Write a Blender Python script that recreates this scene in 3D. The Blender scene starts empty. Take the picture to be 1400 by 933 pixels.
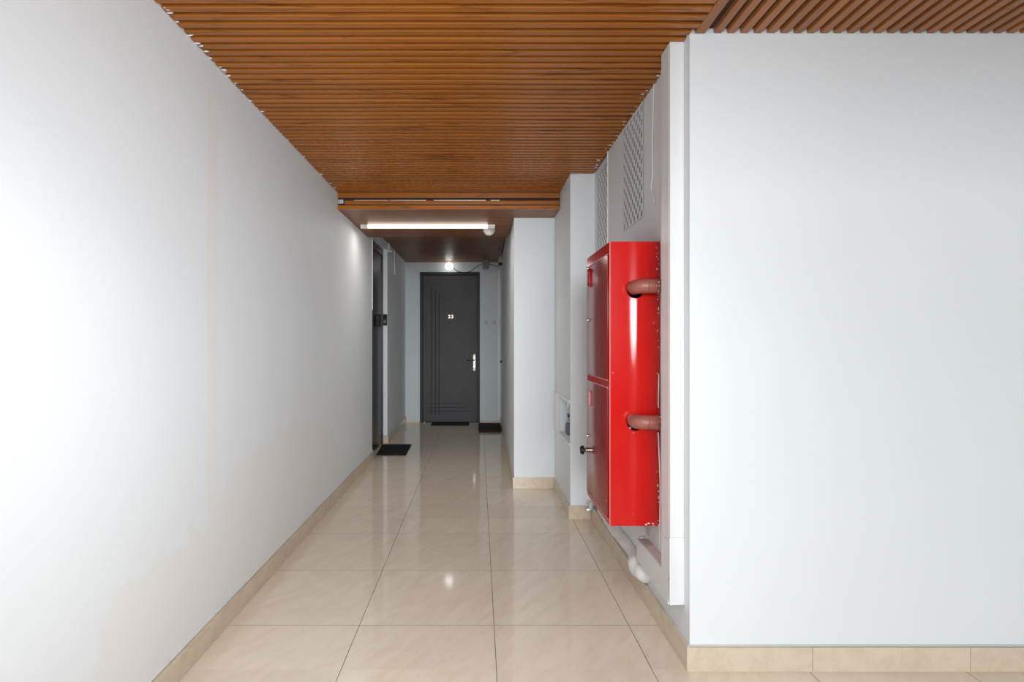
import bpy, bmesh, math, random
from mathutils import Vector, Matrix
random.seed(7)
S = bpy.context.scene
COL = S.collection
PI = math.pi

# ------------------------------------------------------------------ camera
CAMZ = 1.27
XX_ = 3.2        # right side wall of the lobby
cd = bpy.data.cameras.new('camera'); cam = bpy.data.objects.new('camera', cd); COL.objects.link(cam)
cam.location = (0, 0, CAMZ); cam.rotation_euler = (PI/2, 0, 0)
cd.sensor_width = 36; cd.lens = 770/1400*36; cd.shift_x = 46/1400; cd.shift_y = -0.5/1400
cd.clip_start = .05
S.camera = cam

# ------------------------------------------------------------------ light
w = bpy.data.worlds.new('world'); S.world = w; w.use_nodes = True
bg = w.node_tree.nodes['Background']; bg.inputs[0].default_value = (.90, .95, 1.0, 1); bg.inputs[1].default_value = .05

def area(name, loc, rot, sx, sy, e, colr=(1, 1, 1)):
    l = bpy.data.lights.new(name, 'AREA'); l.shape = 'RECTANGLE'; l.size = sx; l.size_y = sy; l.energy = e; l.color = colr
    o = bpy.data.objects.new(name, l); COL.objects.link(o); o.location = loc; o.rotation_euler = rot
    return o
# daylight of the entrance behind the photographer, a flash at the camera, and added fills
def aim(d): return Vector(d).to_track_quat('-Z', 'Y').to_euler()
area('entrance_daylight', (.3, -25.0, 3.0), aim((0, 1, 0)), 10.0, 6.0, 3150, (.92, .965, 1.0))
area('photographer_flash', (.1, -.3, 1.75), aim((0, 1, -.2)), .4, .4, 16, (.92, .965, 1.0))
area('added_left_fill', (.62, -.25, 1.33), aim((-.95, .32, 0)), .5, .5, 18, (.92, .965, 1.0))  # added fill without a known source, brightens the near left wall
lc = area('added_floor_fill', (-.05, .95, 2.445), (0, 0, 0), .6, .6, 8.5, (.95, .975, 1)); lc.data.spread = math.radians(120)  # added out of frame to brighten the floor, no known lamp there
fb = area('added_deep_left_fill', (.74, -.3, 1.40), aim((-1.9, 3.6, -.1)), 0.34, .5, 5.5, (.92, .965, 1.0)); fb.data.spread = math.radians(60)  # added narrow fill that brightens the left wall further down the corridor

vs = S.view_settings
vs.view_transform = 'Standard'; vs.look = 'None'; vs.gamma = 1; vs.use_curve_mapping = False
vs.exposure = 0.31

# ------------------------------------------------------------------ materials
def nodes(m):
    m.use_nodes = True
    nt = m.node_tree
    return nt, nt.nodes['Principled BSDF']

def mat(name, c, rough=.5, metal=0, spec=.5, var=0, vscale=8, bump=0, bscale=40, coat=0, emit=None, estr=0):
    m = bpy.data.materials.new(name); nt, b = nodes(m)
    b.inputs['Base Color'].default_value = (*c, 1); b.inputs['Roughness'].default_value = rough
    b.inputs['Metallic'].default_value = metal; b.inputs['Specular IOR Level'].default_value = spec
    b.inputs['Coat Weight'].default_value = coat; b.inputs['Coat Roughness'].default_value = .08
    tc = nt.nodes.new('ShaderNodeTexCoord')
    if var:
        n = nt.nodes.new('ShaderNodeTexNoise'); n.inputs['Scale'].default_value = vscale; n.inputs['Detail'].default_value = 6
        nt.links.new(tc.outputs['Object'], n.inputs['Vector'])
        mx = nt.nodes.new('ShaderNodeMix'); mx.data_type = 'RGBA'
        mx.inputs[6].default_value = (*[x*(1-var) for x in c], 1); mx.inputs[7].default_value = (*[min(1, x*(1+var)) for x in c], 1)
        nt.links.new(n.outputs['Fac'], mx.inputs[0]); nt.links.new(mx.outputs[2], b.inputs['Base Color'])
    if bump:
        n2 = nt.nodes.new('ShaderNodeTexNoise'); n2.inputs['Scale'].default_value = bscale; n2.inputs['Detail'].default_value = 5
        nt.links.new(tc.outputs['Object'], n2.inputs['Vector'])
        bp = nt.nodes.new('ShaderNodeBump'); bp.inputs['Strength'].default_value = bump; bp.inputs['Distance'].default_value = .01
        nt.links.new(n2.outputs['Fac'], bp.inputs['Height']); nt.links.new(bp.outputs[0], b.inputs['Normal'])
    if emit:
        b.inputs['Emission Color'].default_value = (*emit, 1); b.inputs['Emission Strength'].default_value = estr
    return m

def wood_mat(name, axis, dark, light, rough=.32):
    m = bpy.data.materials.new(name); nt, b = nodes(m); N = nt.nodes.new; L = nt.links.new
    tc = N('ShaderNodeTexCoord'); oi = N('ShaderNodeObjectInfo')
    off = N('ShaderNodeVectorMath'); off.operation = 'SCALE'; off.inputs[0].default_value = (13.7, 7.1, 3.3)
    L(oi.outputs['Random'], off.inputs['Scale'])
    add = N('ShaderNodeVectorMath'); L(tc.outputs['Object'], add.inputs[0]); L(off.outputs[0], add.inputs[1])
    def sc(v):
        mp = N('ShaderNodeMapping'); mp.inputs['Scale'].default_value = v; L(add.outputs[0], mp.inputs['Vector']); return mp
    v1 = (1.6, 22, 22) if axis == 'x' else (22, 1.6, 22)
    v2 = (5, 190, 190) if axis == 'x' else (190, 5, 190)
    n1 = N('ShaderNodeTexNoise'); n1.inputs['Scale'].default_value = 1; n1.inputs['Detail'].default_value = 3; L(sc(v1).outputs[0], n1.inputs['Vector'])
    # contour bands of the stretched noise = cathedral grain
    ml = N('ShaderNodeMath'); ml.operation = 'MULTIPLY'; ml.inputs[1].default_value = 34; L(n1.outputs['Fac'], ml.inputs[0])
    sn = N('ShaderNodeMath'); sn.operation = 'SINE'; L(ml.outputs[0], sn.inputs[0])
    mr = N('ShaderNodeMapRange'); mr.inputs[1].default_value = -1; mr.inputs[2].default_value = 1; L(sn.outputs[0], mr.inputs[0])
    n2 = N('ShaderNodeTexNoise'); n2.inputs['Scale'].default_value = 1; n2.inputs['Detail'].default_value = 4; L(sc(v2).outputs[0], n2.inputs['Vector'])
    big = N('ShaderNodeTexNoise'); big.inputs['Scale'].default_value = 1; big.inputs['Detail'].default_value = 1; L(sc((2.2, 3, 3) if axis == 'x' else (3, 2.2, 3)).outputs[0], big.inputs['Vector'])
    bw = N('ShaderNodeMapRange'); bw.inputs[1].default_value = .50; bw.inputs[2].default_value = .66; bw.inputs[3].default_value = .78; bw.inputs[4].default_value = .30; L(big.outputs['Fac'], bw.inputs[0])
    mm = N('ShaderNodeMix'); L(bw.outputs[0], mm.inputs[0]); L(mr.outputs[0], mm.inputs[2]); L(n2.outputs['Fac'], mm.inputs[3])
    cr = N('ShaderNodeValToRGB'); cr.color_ramp.elements[0].position = .10; cr.color_ramp.elements[1].position = .40
    cr.color_ramp.elements[0].color = (*dark, 1); cr.color_ramp.elements[1].color = (*light, 1)
    L(mm.outputs[0], cr.inputs[0])
    hv = N('ShaderNodeHueSaturation'); vr = N('ShaderNodeMapRange'); vr.inputs[3].default_value = .86; vr.inputs[4].default_value = 1.12
    L(oi.outputs['Random'], vr.inputs[0]); L(vr.outputs[0], hv.inputs['Value']); L(cr.outputs[0], hv.inputs['Color'])
    L(hv.outputs[0], b.inputs['Base Color'])
    b.inputs['Roughness'].default_value = rough; b.inputs['Specular IOR Level'].default_value = .35
    bp = N('ShaderNodeBump'); bp.inputs['Strength'].default_value = .12; bp.inputs['Distance'].default_value = .002
    L(n2.outputs['Fac'], bp.inputs['Height']); L(bp.outputs[0], b.inputs['Normal'])
    return m

def tile_mat(name, c1, c2, rough):
    m = bpy.data.materials.new(name); nt, b = nodes(m); N = nt.nodes.new; L = nt.links.new
    tc = N('ShaderNodeTexCoord'); oi = N('ShaderNodeObjectInfo')
    off = N('ShaderNodeVectorMath'); off.operation = 'SCALE'; off.inputs[0].default_value = (17, 9, 5); L(oi.outputs['Random'], off.inputs['Scale'])
    add = N('ShaderNodeVectorMath'); L(tc.outputs['Object'], add.inputs[0]); L(off.outputs[0], add.inputs[1])
    mr_ = N('ShaderNodeMapping'); mr_.inputs['Rotation'].default_value = (0, 0, math.radians(-60)); L(add.outputs[0], mr_.inputs['Vector'])
    mp = N('ShaderNodeMapping'); mp.inputs['Scale'].default_value = (4.5, 17, 17); L(mr_.outputs[0], mp.inputs['Vector'])
    n1 = N('ShaderNodeTexNoise'); n1.inputs['Scale'].default_value = 1; n1.inputs['Detail'].default_value = 8; n1.inputs['Roughness'].default_value = .62; n1.inputs['Distortion'].default_value = .8
    L(mp.outputs[0], n1.inputs['Vector'])
    cr = N('ShaderNodeValToRGB'); e = cr.color_ramp.elements; e[0].position = .25; e[1].position = .60
    e[0].color = (*c1, 1); e[1].color = (*c2, 1); L(n1.outputs['Fac'], cr.inputs[0])
    # small ochre flecks
    n2 = N('ShaderNodeTexNoise'); n2.inputs['Scale'].default_value = 2.4; n2.inputs['Detail'].default_value = 9; n2.inputs['Roughness'].default_value = .7; L(mp.outputs[0], n2.inputs['Vector'])
    r2 = N('ShaderNodeMapRange'); r2.inputs[1].default_value = .60; r2.inputs[2].default_value = .74; r2.inputs[4].default_value = .5; L(n2.outputs['Fac'], r2.inputs[0])
    mx = N('ShaderNodeMix'); mx.data_type = 'RGBA'; mx.inputs[7].default_value = (c1[0]*.86, c1[1]*.74, c1[2]*.58, 1)
    L(r2.outputs[0], mx.inputs[0]); L(cr.outputs[0], mx.inputs[6])
    hv = N('ShaderNodeHueSaturation'); vr = N('ShaderNodeMapRange'); vr.inputs[3].default_value = .96; vr.inputs[4].default_value = 1.03
    L(oi.outputs['Random'], vr.inputs[0]); L(vr.outputs[0], hv.inputs['Value']); L(mx.outputs[2], hv.inputs['Color'])
    L(hv.outputs[0], b.inputs['Base Color'])
    b.inputs['Roughness'].default_value = rough; b.inputs['Specular IOR Level'].default_value = .5
    return m

def paint_mat(name, c, patch=None, patched=False, bump=.05, rough=.6):
    """wall paint, faintly uneven; patched = the raw plaster repairs of the left wall"""
    m = bpy.data.materials.new(name); nt, b = nodes(m); N = nt.nodes.new; L = nt.links.new
    tc = N('ShaderNodeTexCoord')
    n = N('ShaderNodeTexNoise'); n.inputs['Scale'].default_value = 2.2; n.inputs['Detail'].default_value = 6; L(tc.outputs['Object'], n.inputs['Vector'])
    mx = N('ShaderNodeMix'); mx.data_type = 'RGBA'
    mx.inputs[6].default_value = (*[x*.975 for x in c], 1); mx.inputs[7].default_value = (*[min(1, x*1.02) for x in c], 1); L(n.outputs['Fac'], mx.inputs[0])
    out = mx.outputs[2]
    f = N('ShaderNodeTexNoise'); f.inputs['Scale'].default_value = 60; f.inputs['Detail'].default_value = 4; L(tc.outputs['Object'], f.inputs['Vector'])
    hgt = f.outputs['Fac']
    # rare grey scuffs
    mp = N('ShaderNodeMapping'); mp.inputs['Scale'].default_value = (3, 3, 8); L(tc.outputs['Object'], mp.inputs['Vector'])
    s = N('ShaderNodeTexNoise'); s.inputs['Scale'].default_value = 4; s.inputs['Detail'].default_value = 8; s.inputs['Roughness'].default_value = .6; L(mp.outputs[0], s.inputs['Vector'])
    sr = N('ShaderNodeMapRange'); sr.inputs[1].default_value = .70; sr.inputs[2].default_value = .80; sr.inputs[4].default_value = .22; L(s.outputs['Fac'], sr.inputs[0])
    m2 = N('ShaderNodeMix'); m2.data_type = 'RGBA'; m2.inputs[7].default_value = (c[0]*.6, c[1]*.6, c[2]*.6, 1); L(sr.outputs[0], m2.inputs[0]); L(out, m2.inputs[6]); out = m2.outputs[2]
    if patched:
        sp = N('ShaderNodeSeparateXYZ'); L(tc.outputs['Object'], sp.inputs[0])
        en = N('ShaderNodeTexNoise'); en.inputs['Scale'].default_value = 7; en.inputs['Detail'].default_value = 7; en.inputs['Roughness'].default_value = .65; L(tc.outputs['Object'], en.inputs['Vector'])
        e0 = N('ShaderNodeMath'); e0.operation = 'SUBTRACT'; e0.inputs[1].default_value = .5; L(en.outputs['Fac'], e0.inputs[0])
        def math_(op, a, bb):
            k = N('ShaderNodeMath'); k.operation = op
            for i, v in enumerate((a, bb)):
                if v is None: continue
                if isinstance(v, (int, float)): k.inputs[i].default_value = v
                else: L(v, k.inputs[i])
            return k.outputs[0]
        # stripe
        dy = math_('ABSOLUTE', math_('SUBTRACT', math_('ADD', sp.outputs['Y'], math_('MULTIPLY', e0.outputs[0], .05)), 2.395), None)
        r = N('ShaderNodeMapRange'); r.inputs[1].default_value = .058; r.inputs[2].default_value = .048; L(dy, r.inputs[0])
        rt = N('ShaderNodeMapRange'); rt.inputs[1].default_value = 2.36; rt.inputs[2].default_value = 2.32; L(sp.outputs['Z'], rt.inputs[0])
        stripe = math_('MULTIPLY', r.outputs[0], rt.outputs[0])
        # low patch
        mr = N('ShaderNodeMapRange'); mr.inputs[1].default_value = 1; mr.inputs[2].default_value = 6; L(sp.outputs['Y'], mr.inputs[0])
        fc = N('ShaderNodeFloatCurve'); cu = fc.mapping.curves[0]
        pts = [(0, 0), (.10, .10), (.14, .42), (.18, .55), (.25, .53), (.31, .66), (.38, .74), (.46, .80), (.63, .70), (.71, .45), (.74, .1), (1, 0)]
        cu.points[0].location = pts[0]; cu.points[1].location = pts[-1]
        for p in pts[1:-1]: cu.points.new(*p)
        fc.mapping.update(); L(mr.outputs[0], fc.inputs['Value'])
        dz = math_('SUBTRACT', math_('ADD', fc.outputs[0], math_('MULTIPLY', e0.outputs[0], .45)), sp.outputs['Z'])
        r3 = N('ShaderNodeMapRange'); r3.inputs[1].default_value = -.01; r3.inputs[2].default_value = .05; L(dz, r3.inputs[0])
        mask = math_('MAXIMUM', math_('MULTIPLY', stripe, .8), r3.outputs[0])
        m3 = N('ShaderNodeMix'); m3.data_type = 'RGBA'; m3.inputs[7].default_value = (*patch, 1)
        L(math_('MULTIPLY', mask, .85), m3.inputs[0]); L(out, m3.inputs[6]); out = m3.outputs[2]
        hgt = math_('ADD', hgt, math_('MULTIPLY', mask, .5))
        rr = N('ShaderNodeMapRange'); rr.inputs[3].default_value = rough; rr.inputs[4].default_value = .7; L(mask, rr.inputs[0]); L(rr.outputs[0], b.inputs['Roughness'])
    else:
        b.inputs['Roughness'].default_value = rough
    L(out, b.inputs['Base Color'])
    bp = N('ShaderNodeBump'); bp.inputs['Strength'].default_value = bump; bp.inputs['Distance'].default_value = .006
    L(hgt, bp.inputs['Height']); L(bp.outputs[0], b.inputs['Normal'])
    b.inputs['Specular IOR Level'].default_value = .35
    return m

def red_mat(name, c, rough, dent=False):
    m = bpy.data.materials.new(name); nt, b = nodes(m); N = nt.nodes.new; L = nt.links.new
    tc = N('ShaderNodeTexCoord')
    n = N('ShaderNodeTexNoise'); n.inputs['Scale'].default_value = 26; n.inputs['Detail'].default_value = 9; n.inputs['Roughness'].default_value = .62; L(tc.outputs['Object'], n.inputs['Vector'])
    r = N('ShaderNodeMapRange'); r.inputs[1].default_value = .665; r.inputs[2].default_value = .74; r.inputs[4].default_value = .55; L(n.outputs['Fac'], r.inputs[0])
    n3 = N('ShaderNodeTexNoise'); n3.inputs['Scale'].default_value = 5; n3.inputs['Detail'].default_value = 5; L(tc.outputs['Object'], n3.inputs['Vector'])
    r3 = N('ShaderNodeMapRange'); r3.inputs[1].default_value = .45; r3.inputs[2].default_value = .75; r3.inputs[4].default_value = .12; L(n3.outputs['Fac'], r3.inputs[0])
    mA = N('ShaderNodeMix'); mA.data_type = 'RGBA'; mA.inputs[6].default_value = (*c, 1); mA.inputs[7].default_value = (c[0]*1.02, c[1]*3+.03, c[2]*3+.02, 1); L(r3.outputs[0], mA.inputs[0])
    mB = N('ShaderNodeMix'); mB.data_type = 'RGBA'; mB.inputs[7].default_value = (.75, .35, .33, 1); L(mA.outputs[2], mB.inputs[6]); L(r.outputs[0], mB.inputs[0])
    L(mB.outputs[2], b.inputs['Base Color']); b.inputs['Roughness'].default_value = rough
    b.inputs['Specular IOR Level'].default_value = .5
    if dent:    # the sheet bulges a little below the upper pipe hole
        sp = N('ShaderNodeSeparateXYZ'); L(tc.outputs['Object'], sp.inputs[0])
        def f(op, a, bb=None):
            k = N('ShaderNodeMath'); k.operation = op
            for i, v in enumerate((a, bb)):
                if v is None: continue
                if isinstance(v, (int, float)): k.inputs[i].default_value = v
                else: L(v, k.inputs[i])
            return k.outputs[0]
        u = f('DIVIDE', f('SUBTRACT', sp.outputs['X'], .713-.70), .022)
        ridge = f('EXPONENT', f('MULTIPLY', f('MULTIPLY', u, u), -1))
        mz = N('ShaderNodeMapRange'); mz.interpolation_type = 'SMOOTHSTEP'; mz.inputs[1].default_value = .97-CZ0_; mz.inputs[2].default_value = 1.42-CZ0_; L(sp.outputs['Z'], mz.inputs[0])
        mt = N('ShaderNodeMapRange'); mt.interpolation_type = 'SMOOTHSTEP'; mt.inputs[1].default_value = 1.52-CZ0_; mt.inputs[2].default_value = 1.44-CZ0_; L(sp.outputs['Z'], mt.inputs[0])
        ridge = f('MULTIPLY', ridge, mt.outputs[0])
        bp = N('ShaderNodeBump'); bp.inputs['Strength'].default_value = 1; bp.inputs['Distance'].default_value = 1
        L(f('MULTIPLY', f('MULTIPLY', ridge, mz.outputs[0]), .0036), bp.inputs['Height']); L(bp.outputs[0], b.inputs['Normal'])
    return m

CZ0_ = .4395
M = {}
M['wallL'] = paint_mat('left wall paint with plaster repairs', (.83, .875, .905), (.835, .83, .82), True)
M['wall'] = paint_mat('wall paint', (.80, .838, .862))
M['wallR'] = paint_mat('wall paint darkened for the right wall', (.765, .795, .815))  # copy of the wall paint, darkened to tone down the light here
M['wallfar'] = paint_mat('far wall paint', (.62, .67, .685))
M['casing'] = paint_mat('casing paint', (.74, .75, .755), rough=.35)
M['raw'] = mat('unpainted casing board', (.60, .52, .48), .8, var=.08, vscale=14, bump=.2)
M['woodx'] = wood_mat('slat wood', 'x', (.19, .054, .007), (.38, .124, .017))
M['woody'] = wood_mat('slat wood lengthwise', 'y', (.25, .085, .024), (.34, .125, .038))
M['plank'] = wood_mat('plank wood', 'x', (.125, .041, .011), (.25, .092, .027), .42)
M['ceilback'] = mat('ceiling backing with groove shade', (.035, .012, .004), .7)  # dark brown puts the shade of the grooves into the colour
M['tile'] = tile_mat('polished beige tile', (.78, .655, .51), (.86, .75, .615), .07)
M['base'] = tile_mat('beige skirting tile', (.60, .49, .37), (.70, .59, .46), .25)
M['grout'] = mat('grout', (.16, .145, .13), .9)
M['red'] = red_mat('red enamel', (.56, .008, .006), .12)
M['reds'] = red_mat('red enamel of the dented side', (.56, .008, .006), .12, True)
M['redd'] = red_mat('red door enamel', (.28, .007, .007), .2)
M['rededge'] = mat('pale pinkish red', (.72, .30, .28), .35)
M['dark'] = mat('dark void', (.012, .012, .012), .8)
M['pipe'] = mat('red oxide pipe', (.30, .095, .072), .42, var=.22, vscale=20, bump=.1)
M['white'] = mat('white plastic', (.80, .80, .79), .35)
M['offw'] = mat('cream plastic', (.72, .70, .66), .4)
M['plaster'] = mat('rough white plaster', (.76, .76, .74), .85, var=.05, vscale=10, bump=.5, bscale=18)
M['chrome'] = mat('chrome', (.62, .60, .57), .22, metal=1)
M['alu'] = mat('aluminium', (.62, .62, .61), .4, metal=1)
M['black'] = mat('black plastic', (.008, .008, .009), .45, spec=.25)
M['blackm'] = mat('black rubber mat', (.012, .011, .010), .95, var=.3, vscale=60, bump=.6, bscale=160)
M['brownm'] = mat('brown mat', (.030, .016, .012), .95, var=.4, vscale=50, bump=.6, bscale=120)
M['doorE'] = mat('grey door', (.056, .052, .056), .5, spec=.3, var=.18, vscale=5)
M['doorF'] = mat('dark door frame', (.026, .024, .026), .5, spec=.3)
M['groove'] = mat('black groove', (.006, .006, .006), .6)
M['doorL'] = mat('dark glossy door', (.012, .012, .012), .3, spec=.25)
M['frameL'] = mat('dark brown door frame', (.035, .018, .013), .3)
M['gold'] = mat('champagne metal', (.55, .48, .40), .42, metal=1)
M['grey'] = mat('grey plastic', (.17, .175, .17), .5)
M['greyl'] = mat('pale grey plastic', (.38, .39, .39), .5)
M['blue'] = mat('blue plastic', (.02, .07, .22), .4)
M['meter'] = mat('blue grey meter body', (.13, .17, .22), .3)
M['tube'] = mat('lit tube', (1, 1, 1), .4, emit=(1, .95, .87), estr=3.2)
M['globe'] = mat('lit globe', (1, 1, 1), .4, emit=(.98, 1, .97), estr=3.5)
M['digit'] = mat('brass digit', (.85, .68, .50), .3, metal=.3)
M['slotb'] = mat('painted duct darkness', (.014, .012, .011), .9)
M['ventp'] = mat('vent plate', (.76, .79, .82), .5)

# ------------------------------------------------------------------ helpers
def nb(): return bmesh.new()
def add_box(bm, x0, x1, y0, y1, z0, z1, bev=0):
    vs_ = [bm.verts.new((x, y, z)) for x in (x0, x1) for y in (y0, y1) for z in (z0, z1)]
    fs = [bm.faces.new([vs_[i] for i in q]) for q in ((0, 1, 3, 2), (4, 6, 7, 5), (0, 4, 5, 1), (2, 3, 7, 6), (0, 2, 6, 4), (1, 5, 7, 3))]
    if bev:
        es = list({e for f in fs for e in f.edges})
        bmesh.ops.bevel(bm, geom=es, offset=bev, segments=2, affect='EDGES', profile=.6)
def box(x0, x1, y0, y1, z0, z1, bev=0):
    bm = nb(); add_box(bm, x0, x1, y0, y1, z0, z1, bev); return bm
def add_cyl(bm, c, axis, r, h, n=20, r2=None, bev=0):
    """cylinder from point c along the axis vector, length h"""
    ax = Vector(axis).normalized(); rot = Vector((0, 0, 1)).rotation_difference(ax).to_matrix().to_4x4()
    mt = Matrix.Translation(Vector(c) + ax*h/2) @ rot
    g = bmesh.ops.create_cone(bm, cap_ends=True, segments=n, radius1=r, radius2=r if r2 is None else r2, depth=h, matrix=mt)
    if bev:
        fs = {f for v in g['verts'] for f in v.link_faces if len(f.verts) > 4}
        bmesh.ops.bevel(bm, geom=list({e for f in fs for e in f.edges}), offset=bev, segments=2, affect='EDGES')
def cyl(c, axis, r, h, n=20, r2=None, bev=0):
    bm = nb(); add_cyl(bm, c, axis, r, h, n, r2, bev); return bm
def smooth_pts(P, k=6):
    P = [Vector(p) for p in P]; out = []
    for i in range(len(P)-1):
        p0 = P[max(i-1, 0)]; p1 = P[i]; p2 = P[i+1]; p3 = P[min(i+2, len(P)-1)]
        for j in range(k):
            t = j/k
            out.append(.5*((2*p1)+(-p0+p2)*t+(2*p0-5*p1+4*p2-p3)*t*t+(-p0+3*p1-3*p2+p3)*t**3))
    out.append(P[-1]); return out
def add_tube(bm, pts, r, n=8, squash=None):
    pts = [Vector(p) for p in pts]; rings = []; up = None
    for i, p in enumerate(pts):
        t = (pts[min(i+1, len(pts)-1)]-pts[max(i-1, 0)]).normalized()
        if up is None:
            up = Vector((0, 0, 1)) if abs(t.z) < .9 else Vector((1, 0, 0))
        u = (up - t*up.dot(t)).normalized(); v = t.cross(u); up = u
        rr = r[i] if isinstance(r, (list, tuple)) else r
        rings.append([bm.verts.new(p + u*math.cos(2*PI*k/n)*rr + v*math.sin(2*PI*k/n)*rr) for k in range(n)])
    for a, b in zip(rings, rings[1:]):
        for k in range(n): bm.faces.new((a[k], a[(k+1) % n], b[(k+1) % n], b[k]))
    bm.faces.new(rings[0][::-1]); bm.faces.new(rings[-1])
def tube(pts, r, n=8):
    bm = nb(); add_tube(bm, pts, r, n); return bm
def add_lathe(bm, prof, c, axis=(0, 0, 1), n=24):
    """profile of (radius, height) turned about the axis through c"""
    rot = Vector((0, 0, 1)).rotation_difference(Vector(axis).normalized()).to_matrix(); c = Vector(c); rings = []
    for r, h in prof:
        if r < 1e-6: rings.append([bm.verts.new(c + rot @ Vector((0, 0, h)))])
        else: rings.append([bm.verts.new(c + rot @ Vector((r*math.cos(2*PI*k/n), r*math.sin(2*PI*k/n), h))) for k in range(n)])
    for a, b in zip(rings, rings[1:]):
        for k in range(n):
            k2 = (k+1) % n
            if len(a) == 1 and len(b) == 1: continue
            if len(a) == 1: bm.faces.new((a[0], b[k], b[k2]))
            elif len(b) == 1: bm.faces.new((a[k], a[k2], b[0]))
            else: bm.faces.new((a[k], a[k2], b[k2], b[k]))
def lathe(prof, c, axis=(0, 0, 1), n=24):
    bm = nb(); add_lathe(bm, prof, c, axis, n); return bm
def prism(poly, z0, z1):
    bm = nb(); a = [bm.verts.new((x, y, z0)) for x, y in poly]; b = [bm.verts.new((x, y, z1)) for x, y in poly]
    n = len(poly)
    bm.faces.new(a); bm.faces.new(b[::-1])
    for i in range(n): bm.faces.new((a[i], a[(i+1) % n], b[(i+1) % n], b[i]))
    return bm

def obj(name, bm, m, parent=None, smooth=False, label=None, origin=None):
    bmesh.ops.recalc_face_normals(bm, faces=bm.faces[:])
    if origin is None and parent is not None: origin = parent.get('org')
    o_ = Vector(origin) if origin is not None else Vector((0, 0, 0))
    if o_.length: bmesh.ops.translate(bm, verts=bm.verts[:], vec=-o_)
    me = bpy.data.meshes.new(name); bm.to_mesh(me); bm.free()
    me.materials.append(m)
    if smooth:
        me.polygons.foreach_set('use_smooth', [True]*len(me.polygons))
        try: me.set_sharp_from_angle(angle=math.radians(38))
        except Exception: pass
    o = bpy.data.objects.new(name, me); COL.objects.link(o)
    if parent is not None:
        o.parent = parent
        po = Vector(parent['org']) if 'org' in parent else Vector((0, 0, 0))
        o.location = o_ - po
    else:
        o.location = o_
    o['org'] = tuple(o_)
    if label: o['label'] = label
    return o
def thing(name, label, cat, org=(0, 0, 0), group=None):
    o = bpy.data.objects.new(name, None); COL.objects.link(o); o.location = org; o['org'] = tuple(org)
    o.empty_display_size = .05
    o['label'] = label; o['category'] = cat
    if group: o['group'] = group
    return o
def tag(o, label, cat, group=None):
    o['label'] = label; o['category'] = cat
    if group: o['group'] = group
    return o
def struct(name, bm, m, label, smooth=False):
    o = obj(name, bm, m, smooth=smooth) if bm is not None else bpy.data.objects.new(name, None)
    if bm is None: COL.objects.link(o); o['org'] = (0, 0, 0)
    o['kind'] = 'structure'; o['label'] = label; return o
def inst(name, me, parent, loc):
    o = bpy.data.objects.new(name, me); COL.objects.link(o); o.parent = parent
    o.location = Vector(loc) - Vector(parent['org']); return o

# ------------------------------------------------------------------ plan
XL, XR, XP, XF = -1.13, .815, .655, .307          # left wall, right wall, pier face, far corridor wall
YW, YP, YQ, YE = 2.172, 4.01, 4.84, 8.73          # big right wall, pier, far return, end wall
ZC, ZB, ZF = 2.455, 2.325, 2.485                   # slat undersides: near ceiling, dropped beam, far ceiling
YB0, YB1 = 4.52, 5.733
Y0 = -2.0; XX = 3.2
ZT = ZC + .02

# ------------------------------------------------------------------ floor
fl = struct('floor', box(XL-.2, XX+.1, Y0, YE+.1, -.06, -.0003), M['grout'], 'polished beige tile floor with thin grey joints')
def floor_right(y):
    if y < YW: return XX
    if y < YP: return XR
    if y < YQ: return XP
    return XF + (y-YQ)/(YE-YQ)*.043
xt = [-1.13, -.53, .07, .67, 1.27, 1.87, 2.47, 3.07, 3.2]
yt = [2.511 + .6*k for k in range(-7, 11)] + [YE]
yt = [Y0] + [y for y in yt if y > Y0+.05 and y < YE-.02] + [YE]
g = .0015
def tile_poly(poly):
    bm = nb(); n = len(poly)
    a = [bm.verts.new((x, y, -.0014)) for x, y in poly]; b = [bm.verts.new((x, y, 0)) for x, y in poly]
    bm.faces.new(b); bm.faces.new(a[::-1])
    for i in range(n):
        j = (i+1) % n; bm.faces.new((a[i], a[j], b[j], b[i]))
    return bm
for y0, y1 in zip(yt, yt[1:]):
    ys = sorted({y0, y1} | {v for v in (YW, YP, YQ) if y0 < v < y1})
    for ya, yb in zip(ys, ys[1:]):
        ga = g if ya == y0 else 0; gb = g if yb == y1 else 0
        for x0, x1 in zip(xt, xt[1:]):
            xa, xb = x0+g, x1-g
            ra, rb = floor_right(ya+1e-4), floor_right(yb-1e-4)
            if xa >= min(ra, rb)-.004: continue
            pa, pb = min(xb, ra), min(xb, rb)
            poly = [(xa, ya+ga), (pa, ya+ga), (pb, yb-gb), (xa, yb-gb)]
            obj('tile', tile_poly(poly), M['tile'], fl, origin=(xa, ya, 0))
# recess in front of the side door
obj('threshold_tile', box(-1.19, XL-.001, 6.0, 6.99, -.0014, 0), M['tile'], fl)

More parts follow.
